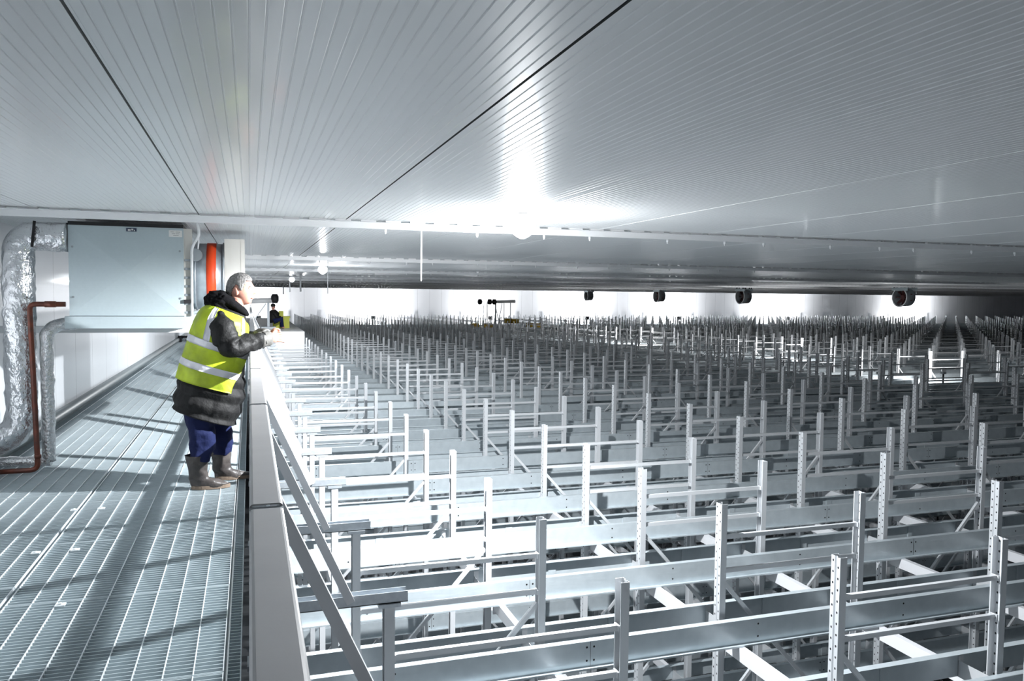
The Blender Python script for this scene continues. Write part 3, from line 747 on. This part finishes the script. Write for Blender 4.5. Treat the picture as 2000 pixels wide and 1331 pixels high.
def man():
    yb = 6.64                               # body centre line
    def Z(z): return ZC+z
    # ---- body: head, neck, trunk, arms, hands, legs in one surface
    hc = Vector((-.066, 6.62, Z(.030))); yaw = R(-20); pitch = R(4)
    HM = Matrix.Translation(hc) @ Matrix.Rotation(yaw, 4, 'Z') @ Matrix.Rotation(pitch, 4, 'Y')
    parts = []
    b = MB(); sphere_mesh(b, lambda th, ph: HM @ head_fn(th, ph), 60, 72); parts.append(b)
    for s in (-1, 1):                       # ears
        b = MB(); sphere_mesh(b, lambda th, ph: HM @ Vector((-.012+.019*math.sin(th)*math.cos(ph)-.008*math.cos(th), s*(.074+.010*math.sin(th)*math.sin(ph)*1.0+.004*math.cos(ph)), -.008+.034*math.cos(th))), 14, 16); parts.append(b)
    b = MB(); b.tube([Vector((-.085, 6.62, Z(-.03))), Vector((-.12, 6.63, Z(-.12))), Vector((-.19, yb, Z(-.22)))], [.058, .060, .09], 20); parts.append(b)
    trunk = [(-.24, -.14, -.08, -.18, .15, yb), (-.33, -.28, -.10, -.31, .17, yb), (-.42, -.50, -.14, -.52, .16, yb), (-.47, -.70, -.20, -.72, .17, yb), (-.46, -.86, -.22, -.86, .15, yb)]
    trunk = [(a, Z(b_), c, Z(d), w, y) for a, b_, c, d, w, y in trunk]
    b = MB(); b.grid(lambda u, v: surf(trunk, u, 2*PI*v), 20, 32, 0, True, True)
    n = 32; b.f.append(list(range(n-1, -1, -1))); b.mi.append(0); b.sm.append(True); b.f.append([19*n+i for i in range(n)]); b.mi.append(0); b.sm.append(True)
    parts.append(b)
    armN = [(-.20, yb-.20, Z(-.20)), (-.18, yb-.235, Z(-.31)), (-.135, yb-.24, Z(-.405)), (-.02, yb-.19, Z(-.385)), (.10, yb-.085, Z(-.352)), (.145, yb-.055, Z(-.345))]
    armF = [(-.20, yb+.20, Z(-.20)), (-.17, yb+.235, Z(-.31)), (-.12, yb+.24, Z(-.40)), (-.01, yb+.18, Z(-.375)), (.10, yb+.045, Z(-.338)), (.14, yb+.012, Z(-.330))]
    for A in (armN, armF):
        b = MB(); b.tube([Vector(cat(A, i/14)) for i in range(15)], [.052-.026*i/14 for i in range(15)], 14); parts.append(b)
    # hands: near (right) hand on the outside, fingers curled over the far hand's
    for s, w0 in ((-1, Vector(armN[-1])), (1, Vector(armF[-1]))):
        palm = MB(); c = w0+Vector((.042, -s*.012, .002))
        sphere_mesh(palm, lambda th, ph: c+Vector((.048*math.sin(th)*math.cos(ph), .019*math.sin(th)*math.sin(ph)-s*.010*math.sin(th)*math.cos(ph), .042*math.cos(th))), 18, 20); parts.append(palm)
        for i in range(4):
            zz = .028-.019*i; L = (.94, 1.05, 1.0, .82)[i]
            k0 = c+Vector((.040, 0, zz)); 
            k1 = k0+Vector((.028*L, -s*.004, -.002)); k2 = k1+Vector((.012*L, -s*.022*L, -.006)); k3 = k2+Vector((-.014*L, -s*.020*L, -.005))
            if s == 1: k1 += Vector((-.008, 0, -.008)); k2 += Vector((-.006, 0, -.009)); k3 += Vector((-.006, 0, -.01))
            parts.append(finger([tuple(k0-Vector((.02, 0, 0))), tuple(k0), tuple(k1), tuple(k2), tuple(k3)], .0098, .0078))
        t0 = c+Vector((-.02, -s*.006, .028)); parts.append(finger([tuple(t0), tuple(t0+Vector((.022, -s*.010, .020))), tuple(t0+Vector((.048, -s*.018, .022))), tuple(t0+Vector((.068, -s*.026, .012)))], .0115, .0085))
    legN = [(-.37, yb-.10, Z(-.84)), (-.37, yb-.125, Z(-1.02)), (-.355, yb-.14, Z(-1.16)), (-.375, yb-.15, Z(-1.33)), (-.375, yb-.15, Z(-1.43)), (-.30, yb-.15, Z(-1.462)), (-.25, yb-.15, Z(-1.466))]
    legF = [(-.33, yb+.10, Z(-.84)), (-.28, yb+.12, Z(-1.02)), (-.225, yb+.13, Z(-1.16)), (-.23, yb+.14, Z(-1.33)), (-.215, yb+.14, Z(-1.43)), (-.14, yb+.14, Z(-1.462)), (-.09, yb+.14, Z(-1.466))]
    for Lg in (legN, legF):
        b = MB(); b.tube([Vector(cat(Lg, i/20)) for i in range(21)], [.082, .082, .08, .077, .073, .069, .063, .058, .055, .053, .050, .046, .040, .034, .029, .026, .024, .022, .020, .018, .015], 16); parts.append(b)
    allb = merge(parts); me = allb.mesh('person', skin)
    me = remesh(me, .0042); me.materials.clear(); me.materials.append(skin); me.name = 'person'
    for p in me.polygons: p.use_smooth = True
    body = bpy.data.objects.new('person', me); C.objects.link(body)
    tag(body, 'grey-haired man in a yellow hi-vis vest leaning on the guardrail with clasped hands', 'person')
    def B(b, name, mt): return b.build(name, mt, body)
    # ---- hair: cap over the skull, stopping at forehead, ears and nape
    b = MB()
    def hair(th, ph):
        p = head_fn(th, ph); d = Vector((math.sin(th)*math.cos(ph), math.sin(th)*math.sin(ph), math.cos(th)))
        return d, p
    nu, nv = 46, 64; idx = {}; vv = []
    for i in range(nu):
        for j in range(nv):
            th, ph = math.pi*.78*i/(nu-1), 2*math.pi*j/nv; d, p = hair(th, ph)
            az = abs(((ph+PI) % (2*PI))-PI)         # 0 at face
            lim = .068 if az < .75 else (.068-.090*smoothstep(.75, 1.35, az) if az < 1.35 else -.022+.055*math.exp(-((az-1.64)/.24)**2)-.05*smoothstep(1.9, 2.5, az))
            inside = p.z > lim
            ln = .010+.006*smoothstep(0, 1, d.z)+.008*smoothstep(-.2, -1, d.x)+.0035*noise.noise(Vector((d.x*18, d.y*18, d.z*6)))
            if p.z < lim+.012: ln *= max(.0, (p.z-lim)/.012)*.8+.2
            vv.append(tuple(HM @ (p*(1+ln/.1)))); idx[i, j] = inside
    fs = []
    for i in range(nu-1):
        for j in range(nv):
            if idx[i, j] and idx[i+1, j] and idx[i, (j+1) % nv] and idx[i+1, (j+1) % nv]:
                fs.append((i*nv+j, (i+1)*nv+j, (i+1)*nv+(j+1) % nv, i*nv+(j+1) % nv))
    b.add(vv, fs, 0, True); o = B(b, 'hair', hairm); md = o.modifiers.new('t', 'SOLIDIFY'); md.thickness = .008; md.offset = -1
    for s in (-1, 1):
        e = HM @ Vector((.0795, s*.031, .017))
        b = MB(); sphere_mesh(b, lambda th, ph: e+Vector((.0105*math.sin(th)*math.cos(ph), .0105*math.sin(th)*math.sin(ph), .0105*math.cos(th))), 10, 12); o = B(b, 'eye', eyew)
        g = HM @ Vector((.0882, s*.031, .0165)); b = MB(); sphere_mesh(b, lambda th, ph: g+Vector((.0028*math.sin(th)*math.cos(ph), .0038*math.sin(th)*math.sin(ph), .0038*math.cos(th))), 8, 8)
        b.build('iris', M['black'], o)
        q = [HM @ Vector((.098-.004*k, s*(.018+.0085*k), .036+.0015*k-.0012*k*k)) for k in range(4)]
        b = MB(); b.tube(q, [.003, .0042, .004, .002], 8); B(b, 'eyebrow', hairm)
    q = [HM @ Vector((.0995-.35*(y*y)*10*.1, y, -.0575+.6*y*y)) for y in (-.022, -.012, 0, .012, .022)]
    b = MB(); b.tube(q, [.0015, .0035, .004, .0035, .0015], 8); B(b, 'lips', mat('lips', (.45, .16, .13), .45))
    # ---- coat
    rings = [(-.245, -.085, -.045, -.165, .11, yb), (-.32, -.13, -.035, -.25, .205, yb), (-.385, -.25, -.040, -.385, .225, yb), (-.435, -.40, -.050, -.53, .218, yb),
             (-.485, -.56, -.055, -.69, .228, yb), (-.53, -.73, -.065, -.86, .24, yb), (-.56, -.885, -.13, -1.035, .24, yb)]
    rings = [(a, Z(b_), c, Z(d), w, y) for a, b_, c, d, w, y in rings]
    def coat(u, v, lay=0):
        p = surf(rings, u, 2*PI*v, 1.0-lay*4, .012)
        if u > .62:                         # quilted lower part
            g = min(abs(((u-.62)/.11) % 1-.5), .5); p += (p-Vector((-.3, yb, p.z))).normalized()*(.022*(.5-g)*2-.012)
            hq = abs((v*26) % 1-.5); p += (p-Vector((-.3, yb, p.z))).normalized()*.005*(.5-hq)
        return p
    b = MB(); b.grid(lambda u, v: coat(u, v), 90, 120, 0, True, True); o = B(b, 'coat', coatm)
    md = o.modifiers.new('t', 'SOLIDIFY'); md.thickness = .012; md.offset = -1
    # hood lying on the shoulders and raised collar
    b = MB()
    def hood(th, ph):
        c = Vector((-.215, yb-.01, Z(-.075))); d = Vector((math.sin(th)*math.cos(ph), math.sin(th)*math.sin(ph), math.cos(th)))
        k = 1+.16*noise.noise(d*3.1)+.08*noise.noise(d*7)
        return c+Vector((d.x*.120, d.y*.135, d.z*.098+.30*d.x*.05*(-1)))*k
    sphere_mesh(b, hood, 36, 44); B(b, 'hood', mat('hood_black', (.004, .004, .005), .9, spec=.15, bump=(30, .006)))
    b = MB()
    col = [(-.20, yb-.11, -.04), (-.13, yb-.118, -.075), (-.06, yb-.10, -.125), (-.015, yb-.05, -.165)]
    for s in (-1, 1):
        pts = [Vector((x, yb+(y-yb)*(-s), Z(z))) for x, y, z in col]
        b.tube([Vector(cat([tuple(p) for p in pts], i/10)) for i in range(11)], [.035, .036, .036, .035, .034, .032, .03, .027, .023, .018, .012], 12)
    B(b, 'collar', mat('collar_black', (.004, .004, .005), .9, spec=.15, bump=(26, .006)))
    # ---- vest over the coat, open at the front, armholes left by the sleeves
    vt0, vt1 = .045, .76
    def edge(u):                            # front edge angle: closes towards the neck, swings back at the hem
        return R(14)+R(30)*(1-smoothstep(0, .22, u))+R(46)*smoothstep(.45, 1.0, u)
    def vest(u, v, lay=0):
        e = edge(u); th = e+(2*PI-2*e)*v; t = vt0+(vt1-vt0)*u
        return surf(rings, t, th, 1.13+lay*4, .012, 0)
    b = solid_strip(lambda u, v, l: vest(u, v, l), 60, 90, .006); vo = B(b, 'hi_vis_vest', vestm)
    def band(u0, u1, nm, parent=vo, tilt=0):
        bb = solid_strip(lambda u, v, l: (lambda e, uu: surf(rings, vt0+(vt1-vt0)*uu, e+(2*PI-2*e)*v, 1.155+l*4, .012, 0))(edge(u0+(u1-u0)*u), u0+(u1-u0)*u), 5, 90, .004)
        return bb.build(nm, bandm, parent)
    band(.515, .595, 'reflective_band'); band(.775, .85, 'reflective_band')
    for s in (-1, 1):
        def strap(u, v, l):
            uu = .02+.50*u; th = s*R(118-8*u)+R(13)*(v-.5)
            return surf(rings, vt0+(vt1-vt0)*uu, th, 1.155+l*4, .012, 0)
        solid_strip(strap, 24, 5, .004).build('shoulder_band', bandm, vo)
        def strap2(u, v, l):
            uu = .03+.49*u; th = s*R(48-6*u)+R(11)*(v-.5)
            return surf(rings, vt0+(vt1-vt0)*uu, th, 1.155+l*4, .012, 0)
        solid_strip(strap2, 24, 5, .004).build('chest_band', bandm, vo)
    # ---- sleeves and cuffs
    for s, A in ((-1, armN), (1, armF)):
        S = [(-.215, yb+s*.155, Z(-.185)), (-.20, yb+s*.215, Z(-.255)), (-.17, yb+s*.245, Z(-.345)), (-.115, yb+s*.24, Z(-.405)), (-.02, yb+s*.195, Z(-.385)), (.06, yb+s*.15, Z(-.362)), (.09, yb+s*.125, Z(-.357))]
        if s == 1: S = [(x+.01, y-.02*max(0, (x+.05)*5), z+.012) for x, y, z in S]
        b = MB(); n = 46
        rs = [cat([(.070,), (.092,), (.094,), (.086,), (.072,), (.062,), (.06,)], i/(n-1))[0]*(1+.075*math.sin(i*1.05)*smoothstep(8, 16, i)) for i in range(n)]
        b.tube([Vector(cat(S, i/(n-1))) for i in range(n)], rs, 26)
        b.v = [tuple(Vector(v)+noise.noise_vector(Vector(v)*13)*.016+noise.noise_vector(Vector(v)*30)*.006) for v in b.v]
        B(b, 'sleeve', sleevem)
        a = Vector(S[-2]); c = Vector(armN[-1] if s < 0 else armF[-1])
        b = MB(); b.tube([a.lerp(c, i/8) for i in range(9)], [.060, .066, .066, .062, .064, .06, .062, .058, .05], 22)
        b.v = [tuple(Vector(v)+noise.noise_vector(Vector(v)*20)*.010) for v in b.v]
        B(b, 'cuff', cuffm)
    # ---- trousers and boots
    for s, Lg in ((-1, legN), (1, legF)):
        b = MB(); n = 34
        T = [Lg[0], Lg[1], Lg[2], tuple(Vector(Lg[3])+Vector((0, 0, .05)))]
        rs = [cat([(.120,), (.104,), (.092,), (.078,)], i/(n-1))[0]*(1+.012*math.sin(i*1.3)) for i in range(n)]
        b.tube([Vector(cat(T, i/(n-1))) for i in range(n)], rs, 28)
        b.v = [tuple(Vector(v)+noise.noise_vector(Vector(v)*11)*.018+noise.noise_vector(Vector(v)*25)*.006) for v in b.v]
        B(b, 'trouser_leg', pantm)
        ax, ay = Lg[4][0], Lg[4][1]
        # boot: shaft + foot as a loft of rings
        rg_ = [(-.020, .265, .085, .080), (-.015, .20, .078, .074), (-.012, .13, .070, .064), (-.004, .085, .078, .058), (.035, .062, .105, .055), (.070, .040, .135, .056), (.078, .020, .140, .055), (.080, .004, .138, .052)]
        b = MB()
        def boot(u, v):
            cx, z, hx, hy = cat(rg_, u); th = 2*PI*v; c, sn = math.cos(th), math.sin(th)
            toe = 1-.16*smoothstep(.2, 1, c)*smoothstep(.5, 1, u)
            p = Vector((ax+cx+hx*c, ay+hy*sn*toe*(1-.10*max(0, -c)*u), z))
            return p+noise.noise_vector(p*17+Vector((s*3, 0, 0)))*.009*(1 if z > .02 else .3)
        b.grid(boot, 44, 36, 0, True, True); bo = B(b, 'boot', bootm)
        b = MB(); pr = [(ax+.080+.142*math.cos(2*PI*i/28), ay+(.056-.008*math.cos(2*PI*i/28))*math.sin(2*PI*i/28)) for i in range(28)]
        b.prism(pr, lambda p, t: (p[0], p[1], .002+t*.026)); b.build('sole', solem, bo)
    return body
man()

def far_worker():
    """crouching worker in black on the far platform, about a metre tall as seated"""
    p0 = at(534, 640, 36.2); x, y = p0.x, 36.2; bs = []
    def tb(pts, rs): 
        b = MB(); b.tube([Vector((x+a, y+c, d)) for a, c, d in pts], rs, 14); bs.append(b)
    tb([(0, 0, .30), (0, 0, .45), (.02, 0, .66), (.0, 0, .80)], [.17, .19, .20, .10]); tb([(0, 0, .78), (0, 0, .86)], [.06, .06])
    b = MB(); sphere_mesh(b, lambda th, ph: Vector((x+.0+.085*math.sin(th)*math.cos(ph), y+.08*math.sin(th)*math.sin(ph), .96+.12*math.cos(th))), 20, 20); bs.append(b)
    for s in (-1, 1):
        tb([(0, s*.16, .32), (.32, s*.16, .42), (.34, s*.16, .10), (.46, s*.16, .05)], [.10, .08, .06, .05])
        tb([(0, s*.2, .72), (.14, s*.22, .52), (.34, s*.12, .50)], [.07, .055, .04])
        for i in range(5): tb([(.33, s*.12-.03+.015*i, .50), (.41, s*.12-.03+.015*i, .485), (.43, s*.12-.03+.015*i, .46)], [.012, .01, .008])
    me = remesh(merge(bs).mesh('person', skin), .014); me.materials.clear(); me.materials.append(skin)
    o = bpy.data.objects.new('person', me); C.objects.link(o); tag(o, 'distant worker in black crouching on the far platform by the hoist', 'person')
    b = MB(); b.tube([Vector((x, y, .26)), Vector((x, y, .45)), Vector((x+.02, y, .68)), Vector((x, y, .82))], [.20, .23, .24, .10], 18)
    for s in (-1, 1): b.tube([Vector((x, y+s*.2, .73)), Vector((x+.14, y+s*.23, .52)), Vector((x+.30, y+s*.13, .50))], [.09, .075, .055], 12)
    b.build('jacket', coatm, o)
    b = MB()
    for s in (-1, 1): b.tube([Vector((x, y+s*.16, .32)), Vector((x+.34, y+s*.16, .43)), Vector((x+.36, y+s*.16, .08))], [.13, .11, .08], 12)
    b.build('trousers', pantm, o)
    b = MB(); sphere_mesh(b, lambda th, ph: Vector((x-.01+.10*math.sin(th)*math.cos(ph), y+.10*math.sin(th)*math.sin(ph), 1.01+.09*math.cos(th))), 14, 18); b.build('hat', M['black'], o)
far_worker()
p = at(549, 628, 37)
b = MB(); b.box(-.35, .35, -.25, .25, 0, .5); b.box(-.38, .38, -.28, .28, .45, .52); b.box(-.1, .1, -.1, .1, .5, .75)
tag(b.build('yellow_toolbox', mat('lime_plastic', (.6, .62, .05), .5), None, (p.x, 37, 0.0)), 'yellow-green box beside the distant crouching worker', 'box')
